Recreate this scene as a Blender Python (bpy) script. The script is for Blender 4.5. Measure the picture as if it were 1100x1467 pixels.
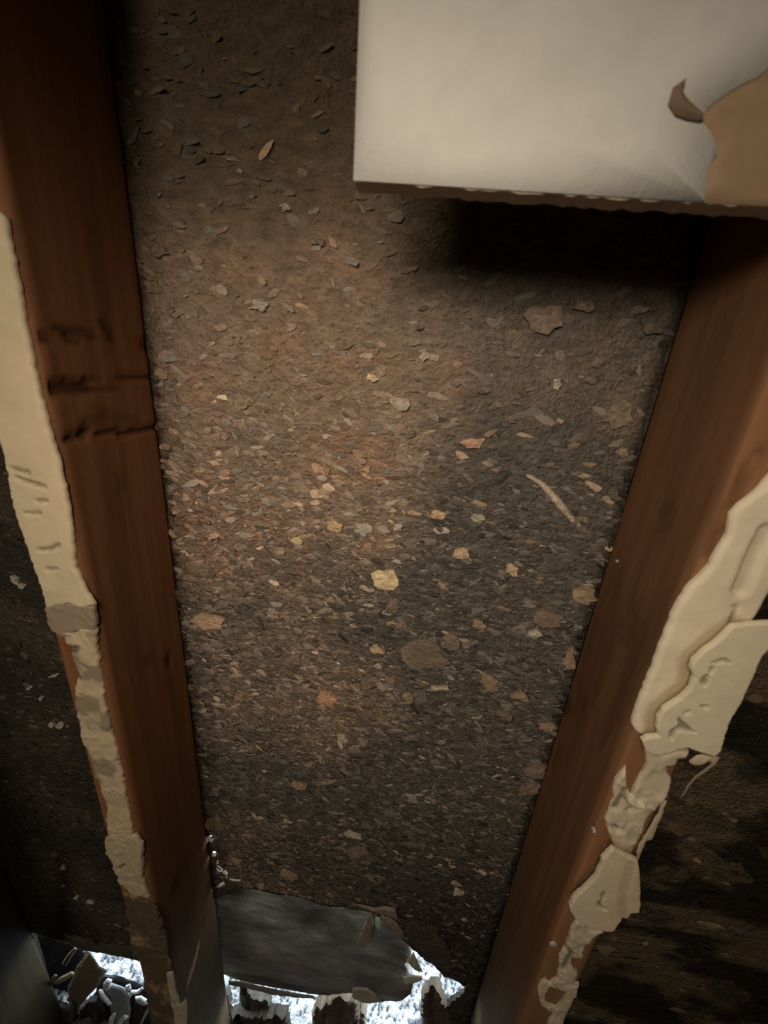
import bpy, math, random
import numpy as np
from mathutils import Vector, Matrix, geometry
random.seed(7); rng = np.random.default_rng(7)
SC = bpy.context.scene
for o in list(bpy.data.objects): bpy.data.objects.remove(o)

# ------------------------------------------------------------------ camera
# world: x along the wall, y into the wall (inner face of the sheathing is y=0), z up
FPX, PITCH, YAW, ROLL = 570.8, 0.3525, -0.1055, 0.0783
CAM = np.array([0.0380, -0.3011, 0.0])
cp, sp, cy, sy, cr, sr = (math.cos(PITCH), math.sin(PITCH), math.cos(YAW), math.sin(YAW), math.cos(ROLL), math.sin(ROLL))
FW = np.array([sy*cp, cy*cp, -sp]); R0 = np.array([cy, -sy, 0.0]); U0 = np.cross(R0, FW)
RT = R0*cr + U0*sr; UP = -R0*sr + U0*cr
cam_data = bpy.data.cameras.new('camera'); cam = bpy.data.objects.new('camera', cam_data)
SC.collection.objects.link(cam); SC.camera = cam
cam_data.sensor_fit = 'HORIZONTAL'; cam_data.sensor_width = 36.0; cam_data.lens = FPX/1100*36
cam_data.clip_start = 0.005
cam.matrix_world = Matrix(((RT[0], UP[0], -FW[0], CAM[0]), (RT[1], UP[1], -FW[1], CAM[1]), (RT[2], UP[2], -FW[2], CAM[2]), (0, 0, 0, 1)))
cam_data.dof.use_dof = True; cam_data.dof.focus_distance = 0.46; cam_data.dof.aperture_fstop = 11.0

# ------------------------------------------------------------------ sky, lights, exposure
W = bpy.data.worlds.new('world'); SC.world = W; W.use_nodes = True
bg = W.node_tree.nodes['Background']; bg.inputs[0].default_value = (0.80, 0.91, 1.0, 1); bg.inputs[1].default_value = 5.0
def spot(name, loc, target, power, size, blend, radius, col):
    l = bpy.data.lights.new(name, 'SPOT'); l.energy = power; l.spot_size = math.radians(size); l.spot_blend = blend
    l.shadow_soft_size = radius; l.color = col
    o = bpy.data.objects.new(name, l); SC.collection.objects.link(o); o.location = loc
    o.rotation_euler = (Vector(target)-Vector(loc)).to_track_quat('-Z', 'Y').to_euler(); return o
# the torch held beside the phone, and an added fill light behind it
spot('torch', (-0.035, -0.42, 0.135), (0.02, 0.0, -0.26), 5.0, 107, 1.0, 0.06, (1.0, 0.87, 0.70))
la = bpy.data.lights.new('room_fill', 'AREA'); la.energy = 3.0; la.shape = 'DISK'; la.size = 0.35; la.color = (1.0, 0.86, 0.68)
lo = bpy.data.objects.new('room_fill', la); SC.collection.objects.link(lo); lo.location = (-0.48, -1.30, 0.32)
lo.rotation_euler = (Vector((0.1, 0, 0.1))-lo.location).to_track_quat('-Z', 'Y').to_euler()
SC.view_settings.view_transform = 'Standard'; SC.view_settings.look = 'None'
SC.view_settings.gamma = 1.0; SC.view_settings.use_curve_mapping = False; SC.view_settings.exposure = 0.0

# ------------------------------------------------------------------ helpers
def at(px, py, Y=0.0):
    d = RT*(px-550)/FPX + UP*(733.5-py)/FPX + FW
    return CAM + d*(Y-CAM[1])/d[1]
def on_x(px, py, X):
    d = RT*(px-550)/FPX + UP*(733.5-py)/FPX + FW
    return CAM + d*(X-CAM[0])/d[0]
def tag(o, label=None, cat=None, group=None, kind=None):
    if label: o['label'] = label
    if cat: o['category'] = cat
    if group: o['group'] = group
    if kind: o['kind'] = kind
    return o
def link(name, me, mat=None, parent=None):
    o = bpy.data.objects.new(name, me); SC.collection.objects.link(o)
    if mat is not None:
        me.materials.clear(); me.materials.append(mat)
    if parent: o.parent = parent
    return o
def empty(name, loc=(0, 0, 0)):
    o = bpy.data.objects.new(name, None); SC.collection.objects.link(o); o.location = loc; o.empty_display_size = .02
    return o
def mesh(name, V, F, col=None, smooth=True):
    me = bpy.data.meshes.new(name); me.from_pydata([tuple(map(float, v)) for v in V], [], [tuple(map(int, f)) for f in F]); me.update()
    if smooth: me.polygons.foreach_set('use_smooth', [True]*len(me.polygons))
    if col is not None:
        a = me.color_attributes.new('Col', 'FLOAT_COLOR', 'POINT')
        c = np.ones((len(V), 4), dtype=np.float32); c[:, :3] = col; a.data.foreach_set('color', c.ravel())
    return me
def _h(i, j, s):
    n = (i*374761393 + j*668265263 + s*1442695041) & 0x7fffffff
    n = ((n ^ (n >> 13))*1274126177) & 0x7fffffff
    return ((n ^ (n >> 16)) & 0xffff)/65535.0
def vn(x, y, s=0):
    x = np.asarray(x, float); y = np.asarray(y, float)
    i = np.floor(x).astype(np.int64); j = np.floor(y).astype(np.int64); u = x-i; v = y-j
    u = u*u*(3-2*u); v = v*v*(3-2*v)
    return (_h(i, j, s)*(1-u)+_h(i+1, j, s)*u)*(1-v) + (_h(i, j+1, s)*(1-u)+_h(i+1, j+1, s)*u)*v
def fbm(x, y, s=0, o=4):
    t = 0; a = .5; n = 0
    for k in range(o):
        t = t + a*vn(x*2**k, y*2**k, s+k*17); n += a; a *= .5
    return t/n
def sstep(a, b, x):
    t = np.clip((x-a)/(b-a), 0, 1); return t*t*(3-2*t)
def pip(P, poly):
    P = np.asarray(P); x, y = P[:, 0], P[:, 1]; ins = np.zeros(len(P), bool); n = len(poly)
    for k in range(n):
        x1, y1 = poly[k]; x2, y2 = poly[(k+1) % n]
        if y1 == y2: continue
        c = ((y1 > y) != (y2 > y)) & (x < (x2-x1)*(y-y1)/(y2-y1)+x1); ins ^= c
    return ins
def dist_poly(P, poly, closed=True):
    P = np.asarray(P); D = np.full(len(P), 9.0); n = len(poly)
    for k in range(n if closed else n-1):
        a = np.array(poly[k]); b = np.array(poly[(k+1) % n]); ab = b-a; L = (ab@ab)+1e-12
        t = np.clip(((P-a)@ab)/L, 0, 1); q = a+t[:, None]*ab
        D = np.minimum(D, np.hypot(*(P-q).T))
    return D
def rough(poly, step, amp, seed=0, closed=True):
    r = random.Random(seed); out = []; n = len(poly)
    for k in range(n if closed else n-1):
        a = np.array(poly[k]); b = np.array(poly[(k+1) % n]); L = np.hypot(*(b-a)); m = max(1, int(L/step))
        nrm = np.array([-(b-a)[1], (b-a)[0]])/(L+1e-9)
        for i in range(m):
            p = a+(b-a)*i/m
            if i: p = p+nrm*r.uniform(-amp, amp)
            out.append((float(p[0]), float(p[1])))
    if not closed: out.append(tuple(poly[-1]))
    return out
def sheet(poly, Y, th, grid, disp=None, colf=None, holes=(), edge=None, jit=.35):
    """solid slab in the plane y=Y (front face, towards the room); poly is (x,z); disp(x,z) pushes the front towards the room"""
    P = [tuple(p) for p in poly]; loops = [list(range(len(P)))]
    for h in holes:
        loops.append(list(range(len(P), len(P)+len(h)))); P += [tuple(p) for p in h]
    E = [(l[i], l[(i+1) % len(l)]) for l in loops for i in range(len(l))]
    A = np.array(poly); lo_, hi = A.min(0), A.max(0)
    gx, gz = np.meshgrid(np.arange(lo_[0], hi[0], grid), np.arange(lo_[1], hi[1], grid))
    G = np.stack([gx.ravel(), gz.ravel()], 1); G = G+rng.uniform(-jit, jit, G.shape)*grid
    m = pip(G, poly)
    G = G[m]
    if len(G):
        m = dist_poly(G, poly) > grid*.4
        for h in holes: m &= ~pip(G, h) & (dist_poly(G, h) > grid*.4)
        G = G[m]
    allp = [Vector(p) for p in P]+[Vector((float(a), float(b))) for a, b in G]
    vs, es, fs, _, _, _ = geometry.delaunay_2d_cdt(allp, E, [], 0, 1e-7)
    V = np.array([(v[0], v[1]) for v in vs]); T = np.array([f for f in fs if len(f) == 3])
    c = V[T].mean(1); k = pip(c, poly)
    for h in holes: k &= ~pip(c, h)
    T = T[k]
    n = len(V)
    d = disp(V[:, 0], V[:, 1]) if disp else np.zeros(n)
    if edge:
        D = dist_poly(V, poly)
        t = np.clip(D/edge, 0, 1); d = d-th*.6*(1-np.sqrt(np.clip(1-(1-t)**2, 0, 1)))
    F3 = np.stack([V[:, 0], Y-d, V[:, 1]], 1); B3 = np.stack([V[:, 0], np.full(n, Y+th), V[:, 1]], 1)
    cnt = {}
    for t in T:
        for a, b in ((t[0], t[1]), (t[1], t[2]), (t[2], t[0])): cnt[(a, b)] = 1
    bd = [(a, b) for (a, b) in cnt if (b, a) not in cnt]
    faces = [tuple(t) for t in T]+[(t[2]+n, t[1]+n, t[0]+n) for t in T]+[(b, a, a+n, b+n) for a, b in bd]
    VV = np.vstack([F3, B3]); used = np.zeros(2*n, bool)
    for f in faces:
        for i in f: used[i] = True
    idx = np.cumsum(used)-1; VV = VV[used]; faces = [tuple(idx[i] for i in f) for f in faces]
    col = None
    if colf is not None: col = colf(VV[:, 0], VV[:, 2])
    me = mesh('sheet', VV, faces, col); nT = 2*len(T); me.polygons.foreach_set('use_smooth', [i < nT for i in range(len(faces))]); return me
def pxpoly(pts, Y): return [(float(q[0]), float(q[2])) for q in (at(x, y, Y) for x, y in pts)]
def slabify(me): return me

# ------------------------------------------------------------------ materials
def mat(name, col=(.5, .5, .5), rough_=.8, use_attr=True, noise=(40, 40, 40), amt=.35, bump=.4, bdist=.002, spec=.3, sat=None, fine=None):
    m = bpy.data.materials.new(name); m.use_nodes = True; nt = m.node_tree; N = nt.nodes; L = nt.links
    b = N['Principled BSDF']; b.inputs['Roughness'].default_value = rough_; b.inputs['Specular IOR Level'].default_value = spec
    tc = N.new('ShaderNodeTexCoord'); mp = N.new('ShaderNodeMapping'); mp.inputs['Scale'].default_value = noise
    L.new(tc.outputs['Object'], mp.inputs[0])
    nz = N.new('ShaderNodeTexNoise'); nz.inputs['Scale'].default_value = 1.0; nz.inputs['Detail'].default_value = 6; nz.inputs['Roughness'].default_value = .62
    L.new(mp.outputs[0], nz.inputs['Vector'])
    mr = N.new('ShaderNodeMapRange'); mr.inputs[1].default_value = .25; mr.inputs[2].default_value = .75
    mr.inputs[3].default_value = 1-amt; mr.inputs[4].default_value = 1+amt; L.new(nz.outputs[0], mr.inputs[0])
    if use_attr: s = N.new('ShaderNodeVertexColor'); s.layer_name = 'Col'; src = s.outputs[0]
    else: s = N.new('ShaderNodeRGB'); s.outputs[0].default_value = (*col, 1); src = s.outputs[0]
    mx = N.new('ShaderNodeVectorMath'); mx.operation = 'SCALE'; L.new(src, mx.inputs[0]); L.new(mr.outputs[0], mx.inputs['Scale'])
    L.new(mx.outputs[0], b.inputs['Base Color'])
    bp = N.new('ShaderNodeBump'); bp.inputs['Strength'].default_value = bump; bp.inputs['Distance'].default_value = bdist
    h = nz.outputs[0]
    if fine:
        n2 = N.new('ShaderNodeTexNoise'); n2.inputs['Scale'].default_value = fine; n2.inputs['Detail'].default_value = 5; L.new(tc.outputs['Object'], n2.inputs['Vector'])
        ad = N.new('ShaderNodeMath'); ad.operation = 'ADD'; L.new(nz.outputs[0], ad.inputs[0]); L.new(n2.outputs[0], ad.inputs[1]); h = ad.outputs[0]
    L.new(h, bp.inputs['Height']); L.new(bp.outputs[0], b.inputs['Normal'])
    return m
M = {}
M['board'] = mat('mouldy_particle_board', noise=(75, 140, 150), amt=.45, bump=1.0, bdist=.005, rough_=.72, fine=330)
M['flake'] = mat('wood_flakes', noise=(260, 300, 520), amt=.40, bump=.9, bdist=.0016, rough_=.62, spec=.4)
M['stud'] = mat('stud_wood', noise=(150, 150, 5), amt=.16, bump=.25, bdist=.001, rough_=.68, spec=.15, fine=200)
M['gypsum'] = mat('drywall_remnant', noise=(60, 60, 60), amt=.07, bump=.12, bdist=.001, rough_=.85, fine=600)
M['wrap'] = mat('bitumen_paper', noise=(30, 60, 90), amt=.5, bump=.5, bdist=.004, rough_=.5, spec=.4, fine=160)
M['ground'] = mat('outdoor_gravel', noise=(90, 90, 90), amt=.25, bump=.9, bdist=.01, rough_=.9, fine=300)
M['room'] = mat('dim_room_paint', (.12, .10, .08), use_attr=False, noise=(3, 3, 3), amt=.1, bump=.1)
M['steel'] = mat('dull_steel', (.55, .5, .45), use_attr=False, noise=(300, 300, 300), amt=.2, bump=.1, rough_=.3, spec=.8)

# ------------------------------------------------------------------ the setting
GZ = -1.20          # floor and outdoor ground level
def hmap(x, z):     # relief of the sheathing, metres towards the room
    return .0045*(fbm(x*14, z*18, 3)-.5) + .0022*(fbm(x*60, z*90, 5)-.5)
LEFT_IN, RIGHT_IN = -.184, .184
TANS = [(at(a, b), w_, h_) for a, b, w_, h_ in ((520, 395, .020, .016), (400, 497, .026, .018), (440, 432, .022, .014), (330, 380, .03, .012), (470, 350, .02, .012), (300, 560, .03, .02), (290, 760, .05, .06))]
def boardcol(x, z):
    """board colour with stud shade painted in: brown particle board with grey-black mould in patches"""
    x = np.asarray(x, float); z = np.asarray(z, float)
    warm = np.array([.38, .268, .185]); grey = np.array([.155, .132, .106]); tan = np.array([.40, .25, .155]); olive = np.array([.16, .115, .066])
    n = fbm(x*9+3, z*9, 21, 5); n2 = fbm(x*22, z*30, 31, 4)
    # mould grows from the wet foot of the wall and along the right-hand side
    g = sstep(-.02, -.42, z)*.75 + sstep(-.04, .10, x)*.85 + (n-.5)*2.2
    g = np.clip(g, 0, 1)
    c = warm*(1-g)[:, None]+grey*g[:, None]
    t = sstep(.60, .74, n2)*(1-g)*.9; c = c*(1-t)[:, None]+tan*t[:, None]
    u = sstep(.02, .12, z)*.8; c = c*(1-u)[:, None]+olive*u[:, None]
    for q, w_, h_ in TANS:
        D = np.hypot((x-q[0])/w_, (z-q[2])/h_)+(n2-.5)*1.6; k_ = (1-sstep(.5, 1.1, D))[:, None]*.75; c = c*(1-k_)+np.array([.40, .255, .165])*k_
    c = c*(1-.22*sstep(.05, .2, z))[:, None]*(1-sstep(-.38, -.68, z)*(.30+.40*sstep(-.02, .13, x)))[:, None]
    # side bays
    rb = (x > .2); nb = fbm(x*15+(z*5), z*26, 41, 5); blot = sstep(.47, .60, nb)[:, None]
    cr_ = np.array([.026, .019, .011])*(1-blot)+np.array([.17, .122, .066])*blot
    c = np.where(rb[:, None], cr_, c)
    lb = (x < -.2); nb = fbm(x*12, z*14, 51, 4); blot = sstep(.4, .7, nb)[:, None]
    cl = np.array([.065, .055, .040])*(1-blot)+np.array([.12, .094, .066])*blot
    cl = cl*(1-.85*sstep(-.38, -.5, x))[:, None]; c = np.where(lb[:, None], cl, c)  # far-left darkening paints the stud's shadow into the bay colour
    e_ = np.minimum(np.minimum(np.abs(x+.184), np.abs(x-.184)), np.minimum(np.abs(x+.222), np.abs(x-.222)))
    return c*(1-.85*(1-sstep(.0015, .0075, e_+.003*(fbm(x*3, z*60, 61)-.5))))[:, None]      # shadow gap along the studs, painted into the colour
# the sheathing with its rotted-out foot
top_edge_l = pxpoly([(45, 1335), (75, 1344), (100, 1350), (130, 1360), (160, 1366), (205, 1376), (250, 1385)], 0)
top_edge_c = pxpoly([(290, 1292), (318, 1285), (340, 1272), (375, 1278), (420, 1283), (450, 1292), (480, 1298), (510, 1303), (535, 1309), (552, 1325), (566, 1338), (592, 1362),
                     (612, 1378), (630, 1392), (636, 1400), (655, 1407), (667, 1415), (664, 1424), (648, 1433), (640, 1440), (646, 1467), (655, 1510)], 0)
outer = [(-1.2, 1.3), (-1.2, GZ), (top_edge_l[0][0]-.02, GZ)] + rough(top_edge_l, .006, .0022, 1, False) + rough(top_edge_c, .005, .0022, 2, False) + [(top_edge_c[-1][0], GZ), (1.2, GZ), (1.2, 1.3)]
def blob(cx, cy_, w, h, Y=0, n=9, seed=0, ang=0):
    r = random.Random(seed); pts = []
    for k in range(n):
        a = 2*math.pi*k/n; q = r.uniform(.62, 1.2); u, v = math.cos(a)*w/2*q, math.sin(a)*h/2*q
        pts.append((cx+u*math.cos(ang)-v*math.sin(ang), cy_+u*math.sin(ang)+v*math.cos(ang)))
    return pxpoly(pts, Y)
pin = [(301, 1202, 11, 8, .3), (306, 1224, 8, 9, .8), (311, 1236, 4, 5, .8), (315, 1244, 13, 7, .5), (323, 1250, 8, 6, .7), (325, 1256, 6, 4, .4), (337, 1261, 20, 3.4, .1), (314, 1269, 13, 3.6, -.5), (320, 1266, 4, 4, 0), (338, 1274, 4, 3, 0)]
holes = [blob(a, b, c*1.15, d*1.25, 0, 8, 60+i, e) for i, (a, b, c, d, e) in enumerate(pin)]
holes = [h if (sum((h[i][0]*h[(i+1) % len(h)][1]-h[(i+1) % len(h)][0]*h[i][1]) for i in range(len(h))) > 0) else h[::-1] for h in holes]
near = (-.62, .62, GZ, .32)
wb_me = None
def clip_outer():
    return outer
# fine centre piece inside a coarse surround: one mesh, points dense where the photograph shows the board
def board_mesh():
    P = list(outer); loops = [list(range(len(P)))]
    for h in holes: loops.append(list(range(len(P), len(P)+len(h)))); P += h
    E = [(l[i], l[(i+1) % len(l)]) for l in loops for i in range(len(l))]
    g = .0075
    gx, gz = np.meshgrid(np.arange(-.62, .62, g), np.arange(GZ+.01, .32, g)); G = np.stack([gx.ravel(), gz.ravel()], 1)
    G = G+rng.uniform(-.3, .3, G.shape)*g
    m = pip(G, outer) & (dist_poly(G, outer) > .003)
    for h in holes: m &= ~pip(G, h) & (dist_poly(G, h) > .0025)
    G = G[m]
    vs, es, fs, _, _, _ = geometry.delaunay_2d_cdt([Vector(p) for p in P]+[Vector((float(a), float(b))) for a, b in G], E, [], 0, 1e-7)
    V = np.array([(v[0], v[1]) for v in vs]); T = np.array([f for f in fs if len(f) == 3]); c = V[T].mean(1); k = pip(c, outer)
    for h in holes: k &= ~pip(c, h)
    T = T[k]; n = len(V); x, z = V.T
    inner = (np.abs(x) < .62) & (z < .32)
    d = np.where(inner, hmap(x, z), 0)
    F3 = np.stack([x, -d, z], 1); th = .0055; B3 = np.stack([x, np.full(n, th), z], 1)
    cnt = set()
    for t in T:
        for a, b in ((t[0], t[1]), (t[1], t[2]), (t[2], t[0])): cnt.add((a, b))
    bd = [(a, b) for (a, b) in cnt if (b, a) not in cnt]
    faces = [tuple(t) for t in T]+[(t[2]+n, t[1]+n, t[0]+n) for t in T]+[(b, a, a+n, b+n) for a, b in bd]
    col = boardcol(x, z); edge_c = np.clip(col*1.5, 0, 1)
    me = mesh('board', np.vstack([F3, B3]), faces, np.vstack([col, edge_c])); nT = 2*len(T); me.polygons.foreach_set('use_smooth', [i < nT for i in range(len(faces))]); return me
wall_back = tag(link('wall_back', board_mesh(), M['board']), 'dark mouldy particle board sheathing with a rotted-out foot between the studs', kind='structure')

def flakes(x0, x1, z0, z1, n, seed, amin, amax, gain=1.0, tanp=.03, bias=None, wf=1):
    r = np.random.default_rng(seed)
    x = r.uniform(x0, x1, n); z = r.uniform(z0, z1, n)
    P = np.stack([x, z], 1); k = pip(P, outer) & (dist_poly(P, outer[3:-4], False) > .004)
    for h in holes: k &= dist_poly(P, h) > .003
    if bias is not None: k &= r.random(n) < bias(x, z)
    x, z = x[k], z[k]; n = len(x)
    a = amin+(amax-amin)*r.random(n)**2.2; b = a*r.uniform(.22, .55, n)*wf; ang = r.normal(-.08, .38, n)
    tx = r.normal(0, .16, n); tz = r.normal(0, .26, n)
    base = hmap(x, z)+r.uniform(.0002, .0016, n)
    K = 7; th = np.linspace(0, 2*np.pi, K, endpoint=False)[None]+r.uniform(-.3, .3, (n, K)); q = r.uniform(.6, 1.15, (n, K))
    u = a[:, None]*np.cos(th)*q; v = b[:, None]*np.sin(th)*q; ca, sa = np.cos(ang)[:, None], np.sin(ang)[:, None]
    X = x[:, None]+u*ca-v*sa; Z = z[:, None]+u*sa+v*ca; H = base[:, None]+u*tx[:, None]+v*tz[:, None]-.0004
    Vr = np.stack([X, -H, Z], 2); Vc = np.stack([x, -(base+.0004), z], 1)[:, None]; V = np.concatenate([Vr, Vc], 1).reshape(-1, 3)
    i0 = (np.arange(n)*(K+1))[:, None]; a_ = i0+np.arange(K)[None]; b_ = i0+((np.arange(K)+1) % K)[None]; c_ = np.broadcast_to(i0+K, a_.shape)
    F = np.stack([a_, b_, c_], 2).reshape(-1, 3)
    col = boardcol(x, z)*np.exp(r.normal(-.03, 1, n)*(.22+.2*sstep(.03, -.15, z)))[:, None]*gain
    hue = r.random(n); tn = r.random(n) < tanp
    col = np.where((hue < .25)[:, None], col.mean(1, keepdims=True)*np.array([1.18, 1.0, .80]), col)
    col[tn] = np.array([.34, .24, .145])*r.uniform(.45, 1.1, (tn.sum(), 1))*1.6
    col = np.repeat(col, K+1, axis=0)
    me = bpy.data.meshes.new('flakes'); nv, nf = len(V), len(F)
    me.vertices.add(nv); me.vertices.foreach_set('co', V.astype(np.float32).ravel())
    me.loops.add(nf*3); me.loops.foreach_set('vertex_index', F.astype(np.int32).ravel())
    me.polygons.add(nf); me.polygons.foreach_set('loop_start', np.arange(0, nf*3, 3, dtype=np.int32)); me.polygons.foreach_set('loop_total', np.full(nf, 3, np.int32))
    me.update(calc_edges=True); me.validate()
    at_ = me.color_attributes.new('Col', 'FLOAT_COLOR', 'POINT'); cc = np.ones((nv, 4), np.float32); cc[:, :3] = np.clip(col, 0, 1); at_.data.foreach_set('color', cc.ravel())
    return me
def dens(x, z): return .16+.84*sstep(.03, -.16, z)
tag(link('wood_flakes', flakes(-.184, .184, -.95, .3, 34000, 3, .0015, .0085, bias=dens), M['flake'], wall_back), kind='stuff')
tag(link('wood_flakes', flakes(-.62, -.2, -1.0, .1, 7000, 4, .002, .008, gain=1.0, tanp=.004), M['flake'], wall_back), kind='stuff')
tag(link('wood_flakes', flakes(.2, .6, -1.19, .1, 1400, 5, .004, .016, gain=1.0, tanp=.0), M['flake'], wall_back), kind='stuff')

# single pale chips that the photograph shows one by one: px, py, width, height, tilt, tone
T1 = (.60, .41, .25); T2 = (.36, .25, .16); T3 = (1.0, .62, .34); T4 = (.48, .41, .31); T5 = (.24, .175, .125); T6 = (.55, .33, .22)
chips = [(555, 827, 44, 30, .1, T3), (468, 999, 32, 17, .15, (.62, .36, .2)), (302, 889, 46, 22, .2, T1), (374, 438, 20, 18, 0, T4), (572, 577, 26, 22, .2, T4), (533, 541, 18, 9, .3, T3),
 (521, 757, 24, 17, .1, T4), (480, 753, 26, 14, .1, T1), (425, 773, 20, 10, .1, T3), (628, 737, 22, 14, .2, T1), (683, 741, 20, 13, .2, T4), (570, 754, 15, 11, -.2, T4), (660, 791, 26, 14, .2, T1),
 (733, 815, 20, 16, .3, T1), (678, 634, 34, 16, -.1, T6), (610, 938, 60, 46, .3, T5), (540, 929, 22, 10, .3, T1), (700, 975, 36, 20, .7, T2), (765, 906, 22, 12, .1, T4), (835, 850, 36, 24, .4, T2),
 (883, 594, 46, 34, -.4, T5), (893, 648, 14, 13, .2, T2), (780, 456, 54, 40, .1, T5), (838, 440, 36, 18, .2, T5), (608, 509, 14, 16, .2, T4), (797, 550, 12, 18, .2, T4), (600, 468, 14, 10, .2, T5),
 (525, 672, 14, 10, -.1, T6), (519, 660, 12, 9, .4, T6), (325, 676, 14, 10, .1, T6), (348, 577, 22, 16, 0, T2), (630, 985, 28, 8, .0, T4), (345, 998, 14, 13, .2, T2), (585, 998, 18, 9, .4, T2), (492, 1056, 18, 9, .5, T4),
 (428, 1123, 22, 10, .2, T2), (782, 1038, 22, 13, .1, T2), (768, 1105, 34, 18, -.2, T5), (756, 1130, 36, 14, -.1, T5), (785, 884, 42, 22, .2, T5), (510, 1218, 34, 18, .1, T5), (414, 1252, 26, 11, .3, T2), (656, 1276, 18, 8, .0, T4),
 (505, 1194, 24, 9, .3, T4), (418, 946, 30, 16, -.3, T5), (686, 893, 18, 14, .2, T2), (575, 893, 20, 12, -.4, T5),
 (310, 1180, 26, 18, .2, T5), (722, 1020, 26, 10, .5, T5), (745, 995, 30, 12, .3, T2), (562, 865, 18, 24, .6, T5), (645, 915, 26, 20, .2, T5), (246, 446, 12, 12, 0, T5), (232, 362, 20, 14, .2, T5), (930, 466, 34, 26, .2, (.13, .10, .07)),
 (860, 377, 20, 16, 0, (.12, .10, .07)), (815, 945, 18, 30, .2, T2), (690, 560, 16, 10, .3, T5), (455, 345, 22, 16, .3, T5), (410, 298, 16, 10, .3, T4), (240, 640, 18, 9, .2, T2), (585, 620, 22, 12, .2, T5), (730, 600, 18, 12, .1, T5)]
def chip(cx, cy_, w, h, a, c, seed, Y=0.0):
    r = random.Random(seed); poly = blob(cx, cy_, w*1.05, h*1.05, 0, r.randint(10, 15), seed, a)
    q = at(cx, cy_, 0); n = len(poly); o = hmap(np.array([q[0]]), np.array([q[2]]))[0]+.0024; c = tuple(min(.92, v*1.15) for v in c)
    V = [(x, -(o+r.uniform(-.0002, .0010)), z) for x, z in poly]
    ctr = (q[0], -(o+.0008+r.uniform(0, .0008)), q[2]); V += [(x, .001, z) for x, z in poly]+[ctr]
    mid = [((x+q[0])/2, -(o+r.uniform(.0001, .0013)), (z+q[2])/2) for x, z in poly]; V += mid; m0 = 2*n+1
    F = []
    for k in range(n):
        j = (k+1) % n; F += [(k, j, m0+j, m0+k), (m0+k, m0+j, 2*n), (j, k, k+n, j+n)]
    col = np.array([np.array(c)*r.uniform(.75, 1.15) for _ in V]); return mesh('chip', V, F, col, smooth=False)
for i, (a, b, w, h, t, c) in enumerate(chips):
    link('wood_chip', chip(a, b, w, h, t, c, 100+i), M['flake'], wall_back)

# ------------------------------------------------------------------ studs
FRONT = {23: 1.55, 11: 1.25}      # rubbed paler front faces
def stud(x0, x1, y0, y1, z0, z1, feats, base, seed, fine=('x1',)):
    """feats: list of (px,pz in face plane (y,z)) strokes as (polyline, width, depth, darkness)"""
    dz = .0035; nz = int((z1-z0)/dz); zs = np.linspace(z0, z1, nz)
    # profile round the section with eased corners
    r = .003; prof = []
    def seg(a, b, n): 
        for k in range(n): prof.append((a[0]+(b[0]-a[0])*k/n, a[1]+(b[1]-a[1])*k/n))
    seg((x0+r, y0), (x1-r, y0), 10); seg((x1-r, y0), (x1, y0+r), 2); seg((x1, y0+r), (x1, y1), 26); seg((x1, y1), (x0, y1), 2); seg((x0, y1), (x0, y0+r), 26); seg((x0, y0+r), (x0+r, y0), 2)
    prof = np.array(prof); n = len(prof)
    X = np.repeat(prof[None, :, 0], nz, 0); Y = np.repeat(prof[None, :, 1], nz, 0); Z = np.repeat(zs[:, None], n, 1)
    cx, cyy = (x0+x1)/2, (y0+y1)/2
    nx = np.where(np.abs(X-cx) > (x1-x0)/2-1e-5, np.sign(X-cx), 0.); ny = np.where(Y < y0+1e-5, -1., 0.)
    d = .0014*(fbm(Z*5+seed, X*30+Y*30, seed)-.5)+.0007*(fbm(Z*9, X*300+Y*300, seed+3)-.5)
    g1 = fbm(Y*46+X*46+.7*fbm(Z*3, Y*20+X*20, seed+9), Z*1.6, seed+5, 4)[..., None]
    col = np.array(base)[None, None]*(.70+.6*g1)
    col = col*(1-.25*sstep(.55, .7, fbm(Y*30+X*30, Z*5, seed+8))[..., None])
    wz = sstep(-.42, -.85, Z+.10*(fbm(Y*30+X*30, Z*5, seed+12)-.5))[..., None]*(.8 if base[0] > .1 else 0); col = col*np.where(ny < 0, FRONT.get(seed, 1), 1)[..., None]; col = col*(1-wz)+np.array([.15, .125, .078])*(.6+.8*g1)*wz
    for kind, line, wd, dep, dark, face in feats:
        m = (nx > 0) if face == 'x1' else ((nx < 0) if face == 'x0' else (ny < 0))
        A = (Y if face != 'y0' else X); P = np.stack([A.ravel(), Z.ravel()], 1)
        if kind == 'line': D = dist_poly(P, line, False).reshape(A.shape)
        else:
            c0 = np.array(line); D = np.hypot((P[:, 0]-c0[0]), (P[:, 1]-c0[1])*.55).reshape(A.shape)
        D = D+(fbm(A*260, Z*260, seed+31)-.5)*wd*1.3
        t = (1-sstep(wd*.35, wd, D))*m
        d = d-dep*t; col = col*(1-t[..., None]*dark)
    X = X+nx*d; Y = Y+ny*d
    V = np.stack([X, Y, Z], 2).reshape(-1, 3); i = np.arange(nz-1)[:, None]*n; k = np.arange(n)[None]; k2 = (k+1) % n
    F = np.stack([i+k, i+k2, i+n+k2, i+n+k], 2).reshape(-1, 4)
    F = [tuple(f) for f in F]+[tuple(range(n))[::-1], tuple((nz-1)*n+j for j in range(n))]
    return mesh('stud', V, F, col.reshape(-1, 3))
def sx(px, py, X=LEFT_IN): q = on_x(px, py, X); return (float(q[1]), float(q[2]))
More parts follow.
